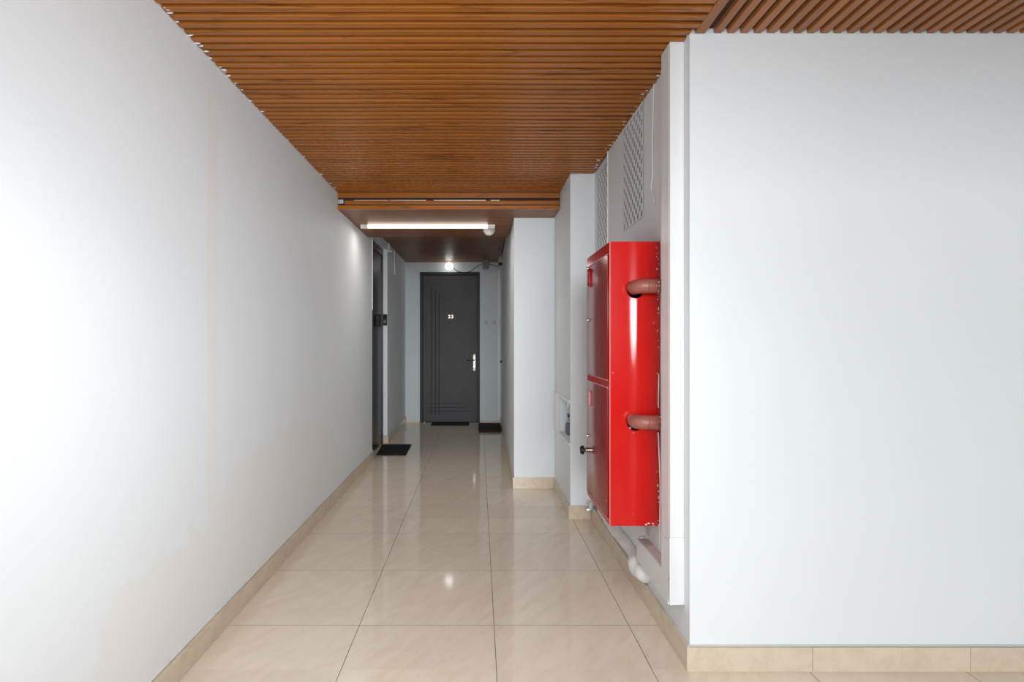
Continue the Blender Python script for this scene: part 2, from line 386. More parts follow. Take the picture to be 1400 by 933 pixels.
# ------------------------------------------------------------------ walls
bm = box(XL-.2, XL, Y0, 6.0, 0, 2.56)
add_box(bm, XL-.2, XL, 6.99, YE, 0, 2.56)
add_box(bm, XL-.2, XL, 6.0, 6.99, 2.40, 2.56)
add_box(bm, XL-.2, -1.235, 6.0, 6.99, 0, 2.40)
wl = struct('wall_left', bm, M['wallL'], 'white left corridor wall with a filled vertical chase and raw plaster patches')
bm = nb()
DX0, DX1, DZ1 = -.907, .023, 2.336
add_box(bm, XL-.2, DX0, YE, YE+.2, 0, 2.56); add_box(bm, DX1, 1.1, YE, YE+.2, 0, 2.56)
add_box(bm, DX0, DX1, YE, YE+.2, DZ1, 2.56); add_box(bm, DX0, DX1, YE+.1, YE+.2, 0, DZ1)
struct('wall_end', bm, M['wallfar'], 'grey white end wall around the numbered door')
struct('wall_right_far', prism([(XF, YQ), (1.1, YQ), (1.1, YE), (XF+.043, YE)], 0, 2.56), M['wall'], 'white right wall of the far narrow corridor')
NZ0, NZ1, NY0, NY1, NX = .538, .822, 4.03, 4.56, .80
bm = nb()
add_box(bm, XP, 1.1, YP, YQ, 0, NZ0); add_box(bm, XP, 1.1, YP, YQ, NZ1, ZT)
add_box(bm, XP, 1.1, YP, NY0, NZ0, NZ1); add_box(bm, XP, 1.1, NY1, YQ, NZ0, NZ1); add_box(bm, NX, 1.1, NY0, NY1, NZ0, NZ1)
struct('wall_right_pier', bm, M['wall'], 'white pier behind the red cabinet with a meter niche in its side')
bm = nb()
add_box(bm, XR, XX, YW, 3.545, 0, ZT); add_box(bm, XR+.015, XX, 3.545, YP, 0, ZT)
struct('wall_right', bm, M['wallR'], 'broad white wall on the right facing the viewer and its side into the corridor')
struct('wall_right_side', box(XX, XX+.1, Y0, YW, 0, 2.56), M['wall'], 'white side wall out of frame')
obj_ = struct('trim_1', box(XR-.006, XR+.006, 3.535, 3.549, .10, ZT-.001, .002), M['white'], 'thin white corner bead between the two perforated vents')

# skirting tiles
def skirting(name, label, runs):
    """runs: (x0,x1,y0,y1,axis,cuts)"""
    s = struct(name, None, None, label)
    for x0, x1, y0, y1, axis, cuts in runs:
        lo, hi = (x0, x1) if axis == 'x' else (y0, y1)
        c = [lo] + [v for v in cuts if lo+.01 < v < hi-.01] + [hi]
        for a, b in zip(c, c[1:]):
            dz = random.uniform(-.0015, .0015)
            bx_ = box(a+.0008, b-.0008, y0, y1, .0, .095+dz, .0015) if axis == 'x' else box(x0, x1, a+.0008, b-.0008, .0, .095+dz, .0015)
            obj('skirting_tile', bx_, M['base'], s, origin=((a, y0, 0) if axis == 'x' else (x0, a, 0)))
    return s
yc = [2.511 + .6*k + .18 for k in range(-8, 12)]
skirting('baseboard_left', 'beige tile skirting along the left wall', [(XL, XL+.018, Y0, 6.0, 'y', yc)])
obj('plaster_ledge', box(XL, XL+.008, 1.0, 6.0, .0965, .106, .003), M['plaster'], bpy.data.objects['baseboard_left'])
skirting('baseboard_left_far', 'beige tile skirting beyond the side door', [(XL, XL+.014, 6.976, YE, 'y', yc), (-1.19, XL, 6.976, 6.99, 'x', [])])
skirting('baseboard_right', 'beige tile skirting under the red cabinet', [(XR-.015, XR, 2.1575, YP-.014, 'y', yc)])
skirting('baseboard_right_front', 'beige tile skirting along the broad right wall', [(XR-.015, XX, YW-.0145, YW, 'x', [1.281, 1.886, 2.491])])
obj('grey_caulk', box(XR-.012, XX, YW-.013, YW, .0965, .0985), M['offw'], bpy.data.objects['baseboard_right_front'])
skirting('baseboard_right_pier', 'beige tile skirting round the pier', [(XP-.013, XR-.016, YP-.013, YP, 'x', []), (XP-.013, XP, YP, YQ-.014, 'y', [])])
skirting('baseboard_right_far', 'beige tile skirting on the far return and corridor', [(XF-.012, XP, YQ-.013, YQ, 'x', []), ])
s_ = bpy.data.objects['baseboard_right_far']
obj('skirting_tile', prism([(XF-.012, YQ), (XF, YQ), (XF+.043, YE-.02), (XF+.031, YE-.02)], 0, .095), M['base'], s_)
skirting('baseboard_end', 'thin beige skirting at the end wall', [(XL+.014, DX0, YE-.010, YE, 'x', []), (DX1, XF+.03, YE-.010, YE, 'x', [])])
for o in bpy.data.objects['baseboard_end'].children: o.scale.z = .3

# ------------------------------------------------------------------ ceiling
bm = nb()
add_box(bm, XL-.2, XX+.1, Y0, YB0+.02, ZT, ZT+.05)
add_box(bm, XL-.2, 1.1, YB1-.02, YE+.1, ZF+.02, ZF+.07)
add_box(bm, XL, XP, YB0+.022, YQ, ZB+.012, ZT+.05); add_box(bm, XL, XF, YQ, YB1-.012, ZB+.012, ZT+.05)
ce = struct('ceiling', bm, M['ceilback'], 'slatted orange brown wood ceiling with a dropped beam')
PROF = [(-.0165, .0199), (-.0148, .0022), (-.0128, 0), (.0128, 0), (.0148, .0022), (.0165, .0199)]
def slat_mesh(name, L, along, m):
    bm = nb(); rings = []
    for t in (0, L):
        rings.append([bm.verts.new((t, p, z) if along == 'x' else (p, t, z)) for p, z in PROF])
    n = len(PROF)
    for i in range(n): bm.faces.new((rings[0][i], rings[0][(i+1) % n], rings[1][(i+1) % n], rings[1][i]))
    bm.faces.new(rings[0]); bm.faces.new(rings[1][::-1])
    bmesh.ops.recalc_face_normals(bm, faces=bm.faces[:])
    me = bpy.data.meshes.new(name); bm.to_mesh(me); bm.free(); me.materials.append(m); return me
sm = {}
pitch = .0516; yk = 1.979 - .0135
k0 = -int((yk-.7)/pitch)
y = yk + k0*pitch
while y < YB0 - .02:
    xe = .830 if y < YW-.02 else (XR-.002 if y < YP-.02 else XP-.002)
    if xe not in sm: sm[xe] = slat_mesh('slat', xe-XL-.001, 'x', M['woodx'])
    inst('slat', sm[xe], ce, (XL+.001+random.uniform(0, .004), y, ZC))
    y += pitch
obj('border_slat', box(.833, .872, .5, YW-.004, ZC-.002, ZT, .003), M['woody'], ce)
ms = slat_mesh('slat_lengthwise', YW-.003-.5, 'y', M['woody'])
x = .9216
while x < XX-.05:
    inst('slat', ms, ce, (x, .5, ZC+.0003)); x += .0513
# front of the dropped beam: three boards with an open joint that shows a pale rail
obj('beam_board', box(XL+.002, XP-.002, YB0, YB0+.018, 2.417, ZC+.018, .002), M['woodx'], ce)
obj('beam_board', box(XL+.055, XP-.002, YB0, YB0+.018, 2.364, 2.395, .003), M['woodx'], ce)
obj('beam_board', box(XL+.002, XP-.002, YB0-.003, YB0+.018, ZB, 2.357, .003), M['woodx'], ce)
for a, b in ((-1.0, -.72), (-.71, -.42), (-.36, .06), (.10, .17)):
    obj('joint_rail', box(a, b, YB0+.010, YB0+.021, 2.397, 2.4015), M['alu'], ce)
br = obj('rail_bracket', box(XL+.003, XL+.048, YB0-.010, YB0+.02, 2.368, 2.402, .003), M['alu'], ce, label='bare metal bracket end at the beam joint')
obj('bracket_screw', cyl((XL+.02, YB0-.010, 2.385), (0, -1, 0), .006, .003, 10), M['chrome'], br)
# underside planks
edges = [YB0+.016, 4.76, 4.97, 5.16, 5.36, 5.55, YB1]
for a, b in zip(edges, edges[1:]):
    for q0, q1, xe in ((a, min(b, YQ), XP-.002), (max(a, YQ), b, XF-.002)):
        if q1-q0 > .02:
            obj('plank', box(XL+.002, xe, q0+.002, q1-.002, ZB+random.uniform(0, .0012), ZB+.0115, .0018), M['plank'], ce, origin=(XL, q0, ZB))
obj('beam_back_board', box(XL+.002, XF-.002, YB1-.012, YB1, ZB+.002, ZF+.019), M['plank'], ce)
q = YB1+.002
while q < YE-.01:
    b = min(q+.2355, YE-.001)
    obj('plank', box(XL+.002, XF+(.0 if b < 6.5 else .02)-.004, q+.002, b-.002, ZF+random.uniform(0, .0015), ZF+.0195, .002), M['plank'], ce, origin=(XL, q, ZF)); q = b
# white filler chips squeezed out along the slat ends
bm = nb()
for _ in range(26):
    yy = random.choice([random.uniform(1.95, 2.6), random.uniform(1.95, 4.5)])
    r = random.uniform(.003, .007)
    bmesh.ops.create_icosphere(bm, subdivisions=1, radius=r, matrix=Matrix.Translation((XL+random.uniform(.002, .02), yy, ZC+.001)) @ Matrix.Diagonal((2.0, .8, .7, 1)))
for _ in range(22):
    yy = random.uniform(2.25, 3.9); r = random.uniform(.003, .007)
    bmesh.ops.create_icosphere(bm, subdivisions=1, radius=r, matrix=Matrix.Translation((XR-random.uniform(.004, .03), yy, ZC+.001)) @ Matrix.Diagonal((2.2, .8, .7, 1)))
o = obj('filler_chips', bm, M['plaster'], ce); o['kind'] = 'stuff'

# ------------------------------------------------------------------ door at the end
mpp = YE/770
def ex(px): return (px-654)*mpp
def ez(py): return CAMZ + (466-py)*mpp
d1 = struct('door_1', None, None, 'dark grey entrance door number 23 at the corridor end'); d1['org'] = (0, 0, 0)
FW = .045
bm = nb()
add_box(bm, DX0+.002, DX0+FW, YE-.012, YE+.095, .0, DZ1-.002, .004); add_box(bm, DX1-FW, DX1-.002, YE-.012, YE+.095, .0, DZ1-.002, .004)
add_box(bm, DX0+FW, DX1-FW, YE-.012, YE+.095, DZ1-FW, DZ1-.002, .004)
obj('door_frame', bm, M['doorF'], d1)
LX0, LX1, LZ0, LZ1 = DX0+FW+.004, DX1-FW-.004, .012, DZ1-FW-.004
vgs = [(ex(590.0), ez(568), ez(392)), (ex(595.2), ez(568), ez(397)), (ex(600.3), ez(568), ez(402))]
hgs = [(ez(552.6), ex(584.2), ex(630.5)), (ez(557.7), ex(584.2), ex(636)), (ez(562.9), ex(584.2), ex(641.5))]
gw = .0075
xc = sorted({LX0, LX1} | {v for g_ in vgs for v in (g_[0]-gw, g_[0]+gw)} | {v for h in hgs for v in (h[1], h[2])})
zc = sorted({LZ0, LZ1} | {v for h in hgs for v in (h[0]-gw*.8, h[0]+gw*.8)} | {v for g_ in vgs for v in (g_[1], g_[2])})
bm = nb(); yf = YE+.018
for xa, xb in zip(xc, xc[1:]):
    for za, zb in zip(zc, zc[1:]):
        mx_, mz_ = (xa+xb)/2, (za+zb)/2
        gr = any(abs(mx_-g_[0]) < gw and g_[1] < mz_ < g_[2] for g_ in vgs) or any(abs(mz_-h[0]) < gw*.8 and h[1] < mx_ < h[2] for h in hgs)
        if not gr: add_box(bm, xa, xb, yf, yf+.05, za, zb)
bmesh.ops.remove_doubles(bm, verts=bm.verts[:], dist=1e-5)
leaf = obj('door_leaf', bm, M['doorE'], d1)
for gx, za, zb in vgs: obj('groove_strip', box(gx-gw, gx+gw, yf+.004, yf+.02, za, zb), M['groove'], leaf)
for gz, xa, xb in hgs: obj('groove_strip', box(xa, xb, yf+.005, yf+.021, gz-gw*.8, gz+gw*.8), M['groove'], leaf)
hx = ex(648.5)
obj('door_sill', box(DX0+FW, DX1-FW, YE-.006, YE+.095, 0, .011), M['doorF'], d1)
hp = obj('handle_plate', box(hx-.022, hx+.022, yf-.010, yf, ez(507.5), ez(484.5), .006), M['gold'], d1, True, label='champagne coloured lock plate')
for zz in (ez(484.6), ez(507.4)): obj('plate_end', box(hx-.024, hx+.024, yf-.012, yf-.0, zz-.010, zz+.010, .004), M['frameL'], hp)
obj('lever_handle', tube([(hx, yf-.010, ez(492.7)), (hx, yf-.045, ez(492.7)), (hx-.012, yf-.052, ez(492.7)), (hx-.115, yf-.052, ez(492.7))], .0085, 10), M['black'], hp, True, label='black lever handle')
obj('lever_ring', cyl((hx-.062, yf-.052, ez(492.7)), (1, 0, 0), .0105, .012, 12), M['chrome'], hp)
obj('keyhole_cover', cyl((hx, yf-.010, ez(501.2)), (0, -1, 0), .012, .006, 14, bev=.002), M['chrome'], hp)
def text_bm(txt, size, loc, extr):
    cu = bpy.data.curves.new('number', 'FONT'); cu.body = txt; cu.size = size; cu.extrude = extr; cu.align_x = 'CENTER'; cu.align_y = 'CENTER'; cu.offset = size*.02
    to = bpy.data.objects.new('number_tmp', cu); COL.objects.link(to)
    me = bpy.data.meshes.new_from_object(to.evaluated_get(bpy.context.evaluated_depsgraph_get()))
    bpy.data.objects.remove(to); bpy.data.curves.remove(cu)
    bm = nb(); bm.from_mesh(me); bpy.data.meshes.remove(me)
    bmesh.ops.transform(bm, matrix=Matrix.Translation(loc) @ Matrix.Rotation(PI/2, 4, 'X'), verts=bm.verts[:]); return bm
for t_, px in (('2', 614.2), ('3', 618.3)):
    obj('number', text_bm(t_, .075, (ex(px), yf-.003, ez(433.3)), .003), M['digit'], d1, label='small brass digit %s' % t_)
obj('peephole', cyl((ex(615.8), yf, ez(441.5)), (0, -1, 0), .012, .006, 14, bev=.002), M['black'], d1)
obj('doorstop', cyl((ex(580.5), YE-.035, 0), (0, 0, 1), .012, .02, 12, bev=.002), M['gold'], d1)

# ------------------------------------------------------------------ side door on the left
d2 = struct('door_2', None, None, 'dark glossy side door in the left wall recess')
obj('door_leaf', box(-1.232, -1.19, 6.05, 6.925, .008, 2.31, .003), M['doorL'], d2)
bm = nb()
add_box(bm, -1.234, -1.178, 6.925, 6.987, 0, 2.398, .004); add_box(bm, -1.234, -1.178, 6.003, 6.05, 0, 2.398, .004); add_box(bm, -1.234, -1.178, 6.05, 6.925, 2.315, 2.398, .004)
obj('door_frame', bm, M['frameL'], d2)
lk = obj('lock_body', box(-1.1895, -1.142, 6.50, 6.58, 1.43, 1.555, .006), M['black'], d2, label='black box shaped door lock')
obj('lock_stud', cyl((-1.165, 6.50, 1.543), (0, -1, 0), .004, .003, 10), M['chrome'], lk)
obj('end_bead', struct and box(XL-.002, XL+.006, 5.99, 6.0025, 1.60, 2.38, .001), M['white'], wl, label='white corner bead at the side door edge')

db = thing('video_doorbell', 'black video doorbell with round lens on the narrow white jamb beside the side door', 'doorbell', (-1.155, 6.985, 1.53))
dbx = obj('doorbell_body', box(-1.186, -1.131, 6.965, 6.9895, 1.458, 1.597, .004), M['doorF'], db)
obj('lens', lathe([(0, .012), (.012, .012), (.017, .008), (.021, 0)], (-1.158, 6.967, 1.565), (0, -1, 0)), M['black'], db, True)
obj('push_button', cyl((-1.158, 6.966, 1.505), (0, -1, 0), .018, .004, 20, bev=.001), M['grey'], db)

# ------------------------------------------------------------------ lamps
TY = 5.14
tl = thing('tube_light', 'long white lit batten light across the dropped ceiling', 'ceiling light', (-.46, TY, ZB))
zt = ZB
def batten(x0, x1, zlow, m, nm, ypad=0):
    bm = nb(); ys_ = .022+ypad; n = 12
    prof = [(-ys_, 0)] + [(-ys_*math.cos(PI*k/n), -zlow*math.sin(PI*k/n)**.7) for k in range(1, n)] + [(ys_, 0)]
    r = [[bm.verts.new((xx, TY+p, zt+q_)) for p, q_ in prof] for xx in (x0, x1)]
    L_ = len(prof)
    for i in range(L_): bm.faces.new((r[0][i], r[0][(i+1) % L_], r[1][(i+1) % L_], r[1][i]))
    bm.faces.new(r[0]); bm.faces.new(r[1][::-1]); return obj(nm, bm, m, tl, True)
x0, x1 = (493.5-654)*TY/770, (676.5-654)*TY/770
batten(x0, x0+.066, .034, M['offw'], 'end_cap', .003); batten(x0+.066, x1-.066, .030, M['tube'], 'diffuser'); batten(x1-.066, x1, .034, M['offw'], 'end_cap', .003)
lamp = area('tube_lamp_light', (0, 0, 0), (0, 0, 0), 1.08, .04, 4, (1, .95, .88)); lamp.parent = tl; lamp.location = ((x0+x1)/2+.46, 0, -.036)
bm = nb(); SX = (668.6-654)*5.33/770
ms_ = thing('motion_sensor', 'small white domed motion sensor behind the right end of the batten light', 'sensor', (SX, 5.33, ZB))
obj('sensor_base', lathe([(0, 0), (.056, 0), (.056, -.018), (.052, -.024), (0, -.024)], (SX, 5.33, ZB)), M['offw'], ms_, True)
obj('sensor_lens', lathe([(.050, -.024), (.045, -.038), (.030, -.052), (.012, -.060), (0, -.061)], (SX, 5.33, ZB)), M['offw'], ms_, True)

GX, GY, GZ = (614-654)*8.62/770, 8.62, 1.27+101.6*8.62/770
gl = thing('globe_lamp', 'lit round white globe bulb in a holder above the end door', 'lamp', (GX, YE, GZ))
obj('lamp_holder', lathe([(0, 0), (.036, 0), (.036, .012), (.024, .016), (.022, .05), (0, .05)], (GX, YE, GZ), (0, -1, 0)), M['white'], gl, True)
bm = nb(); bmesh.ops.create_uvsphere(bm, u_segments=28, v_segments=18, radius=.060, matrix=Matrix.Translation((GX, GY-.005, GZ)))
obj('bulb', bm, M['globe'], gl, True)
JX, JY = .113, 8.36
jb = thing('junction_box', 'grey square junction box hanging from the ceiling right of the globe bulb', 'junction box', (JX, JY, ZF))
obj('box_body', box(JX-.043, JX+.043, JY-.02, JY+.03, 2.342, 2.47, .006), M['grey'], jb, True)
obj('hanger', box(JX-.012, JX+.012, JY-.002, JY+.010, 2.47, ZF+.0005), M['grey'], jb)
obj('cover_screw', cyl((JX+.02, JY-.02, 2.45), (0, -1, 0), .006, .004, 10), M['chrome'], jb)
KY = 7.85
kx = .307+.043*(KY-YQ)/(YE-YQ)
kb = thing('alarm_box', 'small pale grey wall box with a black sounder high on the far right wall', 'alarm box', (kx, KY, 2.42))
obj('box_body', box(kx-.058, kx+.002, KY-.03, KY+.03, 2.355, 2.445, .005), M['greyl'], kb, True)
obj('sounder', lathe([(0, 0), (.022, 0), (.026, -.022), (.018, -.034), (0, -.034)], (kx-.034, KY, 2.355)), M['black'], kb, True)
obj('stub_pipe', tube([(kx-.022, KY, 2.44), (kx-.022, KY, ZF+.001)], .008), M['greyl'], kb)
def cable(name, pts, r, m, label, cat='cable', k=8, group=None):
    return tag(obj(name, tube(smooth_pts(pts, k), r, 7), m, None, True, origin=pts[0]), label, cat, group)
cable('electric_cable', [(GX+.066, YE-.012, GZ-.01), (GX+.11, YE-.02, 2.352), (GX+.22, YE-.03, 2.325), (GX+.33, YE-.08, 2.34), (GX+.44, 8.5, 2.40), (JX-.04, JY+.01, 2.415)], .0045, M['black'], 'thin dark cable sagging from the globe bulb to the junction box')
cable('electric_cable', [(JX+.04, JY+.01, 2.415), (JX+.11, 8.28, 2.375), (.29, 8.1, 2.345), (kx-.03, KY+.025, 2.37)], .0045, M['black'], 'short dark cable sagging between the junction box and the small wall box')
# trunking and switches on the end wall
tag(obj('cable_trunking', box(.306, .324, YE-.014, YE, .055, 2.37, .003), M['white'], None, origin=(.315, YE, .055)), 'slim white cable trunking running down the end wall corner right of the door', 'trunking')
sw = thing('bell_push', 'small white bell push on the trunking right of the end door', 'switch', (.305, YE, ez(440)))
obj('push_body', box(.295, .323, YE-.034, YE-.0142, ez(444), ez(436), .005), M['white'], sw, True)
obj('push_button', box(.303, .315, YE-.037, YE-.034, ez(442), ez(438), .001), M['offw'], sw)
for px, lab in ((664.8, 'wall coloured double switch plate nearer the end door'), (676, 'wall coloured double switch plate nearer the corner trunking')):
    s = thing('switch_plate', lab, 'switch', (ex(px), YE, ez(441)), 'switch plates beside the end door')
    obj('plate', box(ex(px)-.034, ex(px)+.034, YE-.008, YE, ez(441)-.036, ez(441)+.036, .003), M['wallfar'], s)
    for dz in (-.014, .014): obj('rocker', box(ex(px)-.02, ex(px)+.02, YE-.011, YE-.007, ez(441)+dz-.008, ez(441)+dz+.008, .002), M['greyl'], s)
kn = (495-466)
obj('door_knob', lathe([(0, .028), (.010, .028), (.014, .02), (.012, .008), (.016, 0), (0, 0)], (.342, 8.15, .965), (-1, 0, 0)), M['black'], bpy.data.objects['wall_right_far'], True, label='tiny black knob')
# white pipe stub and cable beside the side door
vp = thing('pipe_stub', 'short white pipe stub with elbow high on the left wall beyond the side door', 'pipe', (XL, 7.03, 2.40))
obj('stub', tube([(XL+.012, 7.03, 2.50), (XL+.012, 7.03, 2.39)], .011, 10), M['white'], vp, True)
obj('elbow', tube(smooth_pts([(XL+.012, 7.03, 2.395), (XL+.016, 7.03, 2.385), (XL+.05, 7.03, 2.383)]), .012, 10), M['white'], vp, True)
cable('hanging_cable', [(XL+.004, 7.55, 2.485), (XL+.005, 7.56, 2.38), (XL+.004, 7.58, 2.28), (XL+.005, 7.60, 2.16)], .004, M['white'], 'thin white cable hanging on the left wall past the side door')

# ------------------------------------------------------------------ mats
def mat_thing(label, poly, m, h=.012):
    cx = sum(p[0] for p in poly)/4; cy = sum(p[1] for p in poly)/4
    t = thing('door_mat', label, 'door mat', (cx, cy, 0))
    bm = prism(poly, .0005, h); bmesh.ops.bevel(bm, geom=bm.edges[:], offset=.004, segments=2, affect='EDGES')
    obj('mat_pad', bm, m, t)
    bm = nb()
    n = 9
    for i in range(n):      # raised ribs
        f0 = (i+.25)/n; f1 = (i+.75)/n
        def lerp(f, a, b): return (a[0]+(b[0]-a[0])*f, a[1]+(b[1]-a[1])*f)
        a = lerp(f0, poly[0], poly[3]); b = lerp(f0, poly[1], poly[2]); c = lerp(f1, poly[1], poly[2]); d = lerp(f1, poly[0], poly[3])
        sh = lambda p, s: (p[0]+s*.02, p[1])
        q4 = [sh(a, 1), sh(b, -1), sh(c, -1), sh(d, 1)]
        lo = [bm.verts.new((px, py, h-.001)) for px, py in q4]; hi = [bm.verts.new((px, py, h+.002)) for px, py in q4]
        bm.faces.new(hi)
        for k in range(4): bm.faces.new((lo[k], lo[(k+1) % 4], hi[(k+1) % 4], hi[k]))
    o = obj('ribs', bm, m, t); return t
mat_thing('black ribbed doormat lying askew in front of the left side door', [(-1.128, 6.22), (-.80, 6.22), (-.812, 6.84), (-1.17, 6.84)], M['blackm'])
mat_thing('flat black doormat under the numbered end door', [(-.71, 8.40), (-.142, 8.40), (-.142, 8.705), (-.71, 8.705)], M['blackm'])
mat_thing('thick dark brown doormat against the far right wall', [(.005, 7.77), (.318, 7.77), (.326, 8.48), (.005, 8.48)], M['brownm'], .03)

# ------------------------------------------------------------------ perforated vents
def vent(label, X, ya, yb, za, zb, org):
    t = thing('perforated_vent', label, 'vent', org, 'perforated vents above the cabinet')
    c = .0325; nr = 9; sh_ = c/nr
    ncol = int((yb-ya)/c); m0 = (yb-ya-ncol*c)/2
    bm = nb()
    def bar(y0, y1, z0, z1): add_box(bm, X-.0060, X-.0045, y0, y1, z0, z1)
    rows = int((zb-za-.01)/c)
    zz0 = za+.006
    bar(ya, yb, za, zz0)
    for r in range(rows):
        for s in range(nr):
            z0 = zz0+r*c+(s//2)*c/4.5+(0 if s % 2 == 0 else .0021); z1 = z0+(.0021 if s % 2 == 0 else c/4.5-.0021)
            if s == nr-1: z1 = zz0+(r+1)*c
            if s % 2 == 0: bar(ya, yb, z0, z1); continue
            yy = ya
            for k in range(ncol):
                if (k+r) % 2 == 0:
                    a = ya+m0+k*c+.001; b = a+c-.002
                    bar(yy, a, z0, z1); yy = b
            bar(yy, yb, z0, z1)
    bar(ya, yb, zz0+rows*c, zb)
    p = obj('slotted_plate', bm, M['ventp'], t)
    obj('duct_shade_sheet', box(X-.0016, X-.0005, ya+.012, yb-.012, za+.008, zb-.004), M['slotb'], t)  # near black sheet, the darkness inside the slots put into colour
vent('larger white slotted vent plate beside the hanging cable above the red cabinet', XR, 2.777, 3.169, 1.88, ZC-.003, (XR, 2.97, 1.88))
vent('narrow looking white slotted vent plate beside the pier behind the red cabinet', XR+.015, 3.565, 3.945, 1.83, ZC-.003, (XR+.015, 3.76, 1.83))
cable('hanging_cable', [(XR-.004, 2.60, ZC-.002), (XR-.005, 2.61, 2.33), (XR-.005, 2.625, 2.20), (XR-.004, 2.62, 2.05), (XR-.006, 2.635, 1.99), (XR-.005, 2.60, 1.93), (XR-.006, 2.585, 1.895)], .004, M['white'], 'thin white cable hanging down the right wall beside the white casing')

# ------------------------------------------------------------------ fire hose cabinet
CX0, CX1, CY0, CY1, CZ0, CZ1 = .589, XR-.004, 2.522, 3.044, .4395, 1.714
fc = thing('fire_hose_cabinet', 'glossy red steel fire hose cabinet with two doors hung on the right wall', 'cabinet', (.70, 2.78, CZ0))
PZ = (1.507, .914); PX = .7026
# near side sheet with two pipe holes
bm = nb()
def sheet_with_holes():
    es = []
    o4 = [bm.verts.new(p) for p in ((CX0, CY0, CZ0), (CX1, CY0, CZ0), (CX1, CY0, CZ1), (CX0, CY0, CZ1))]
    es += [bm.edges.new((o4[i], o4[(i+1) % 4])) for i in range(4)]
    for z in PZ:
        n = 28; c = [bm.verts.new((PX+.037*math.cos(2*PI*k/n), CY0, z-.011+.037*math.sin(2*PI*k/n))) for k in range(n)]
        es += [bm.edges.new((c[i], c[(i+1) % n])) for i in range(n)]
    bmesh.ops.triangle_fill(bm, edges=es, use_beauty=True)
sheet_with_holes()
side = obj('near_side_panel', bm, M['reds'], fc)
so = side.modifiers.new('thickness', 'SOLIDIFY'); so.thickness = .0025; so.offset = 1
bm = nb(); t_ = .003
add_box(bm, CX0, CX1, CY0+.003, CY1, CZ1-t_, CZ1); add_box(bm, CX0, CX1, CY0+.003, CY1, CZ0, CZ0+t_); add_box(bm, CX0, CX1, CY1-t_, CY1, CZ0+t_, CZ1-t_)
add_box(bm, CX1-t_, CX1, CY0+.003, CY1-t_, CZ0+t_, CZ1-t_); add_box(bm, CX0, CX0+t_, CY0+.003, CY1-t_, CZ0+t_, CZ1-t_)
obj('case', bm, M['red'], fc)
obj('pale_edge', box(CX0-.0012, CX0+.0012, CY0-.0015, CY0+.0005, CZ0, CZ1), M['rededge'], fc, label='pinkish vertical edge')  # paler red line along the near vertical edge
def cab_door(z0, z1):
    d = obj('cabinet_door', box(CX0-.005, CX0, CY0+.026, CY1-.006, z0, z1, .003), M['redd'], fc, True)
    for a, b in ((z0-.001, z0+.003), (z1-.003, z1+.001)): obj('door_edge_highlight', box(CX0-.0062, CX0-.001, CY0+.027, CY1-.007, a, b), M['rededge'], d)  # pale strips paint the highlights along the door edges
    return d
ud = cab_door(1.090, 1.662); ldr = cab_door(.462, 1.058)
bm = nb()
def oval(bm, y, z, ry, rz, x, th, n=24):
    a = [bm.verts.new((x, y+ry*math.cos(2*PI*k/n), z+rz*math.sin(2*PI*k/n))) for k in range(n)]
    b = [bm.verts.new((x-th, y+ry*.86*math.cos(2*PI*k/n), z+rz*.95*math.sin(2*PI*k/n))) for k in range(n)]
    bm.faces.new(b)
    for k in range(n): bm.faces.new((a[k], a[(k+1) % n], b[(k+1) % n], b[k]))
oval(bm, 2.955, 1.60, .020, .050, CX0-.005, .006)
ov = obj('lock_escutcheon', bm, M['red'], ud, True)
for dz in (-.034, .038): obj('escutcheon_screw', cyl((CX0-.011, 2.955, 1.60+dz), (-1, 0, 0), .007, .004, 12), M['black'], ud)
bm = nb(); oval(bm, 2.955, .968, .018, .042, CX0-.005, .006); obj('oval_plate', bm, M['rededge'], ldr, True, label='pale oval plate')
for z in (1.38, .762, 1.655): obj('stud', lathe([(0, .008), (.005, .007), (.008, .003), (.008, 0)], (CX0-.005, 3.012, z), (-1, 0, 0), 14), M['chrome'], ud if z > 1 else ldr, True)
lk = obj('lock_base', cyl((CX0-.005, 3.028, .682), (-1, 0, 0), .016, .010, 20, bev=.003), M['chrome'], ldr, True)
bm = nb(); add_cyl(bm, (CX0-.015, 3.028, .682), (-1, 0, 0), .010, .008, 14); add_cyl(bm, (CX0-.022, 3.028, .682), (-1, 0, 0), .025, .018, 20, r2=.022, bev=.003)
obj('lock_knob', bm, M['black'], ldr, True, label='black lock knob')
obj('corner_gusset', box(CX0-.002, CX0+.02, CY1-.006, CY1+.001, CZ1-.03, CZ1), M['rededge'], fc)
# chips of bare metal along the wall side edge
bm = nb()
for _ in range(34):
    z = random.choice([random.uniform(CZ0, CZ0+.25), random.uniform(1.40, 1.70), random.uniform(CZ0, CZ1)])
    r = random.uniform(.0008, .0028)
    bmesh.ops.create_icosphere(bm, subdivisions=1, radius=r, matrix=Matrix.Translation((CX1-.003-random.uniform(0, .11)**2, CY0-.0005, z)) @ Matrix.Diagonal((1, .15, 1.6, 1)))
for _ in range(8):
    bmesh.ops.create_icosphere(bm, subdivisions=1, radius=random.uniform(.002, .004), matrix=Matrix.Translation((random.uniform(.75, CX1), CY0-.0005, CZ0+random.uniform(.002, .012))) @ Matrix.Diagonal((1.4, .15, 1, 1)))
o = obj('paint_chips', bm, M['white'], fc, label='white chips and splashes of paint'); o['kind'] = 'stuff'
obj('hose_valve', lathe([(0, 0), (.007, 0), (.009, .003), (.009, .03), (0, .03)], (.678, CY0+.006, .875), (0, 1, 0)), M['chrome'], fc, True, label='metal valve just visible through the lower hole')

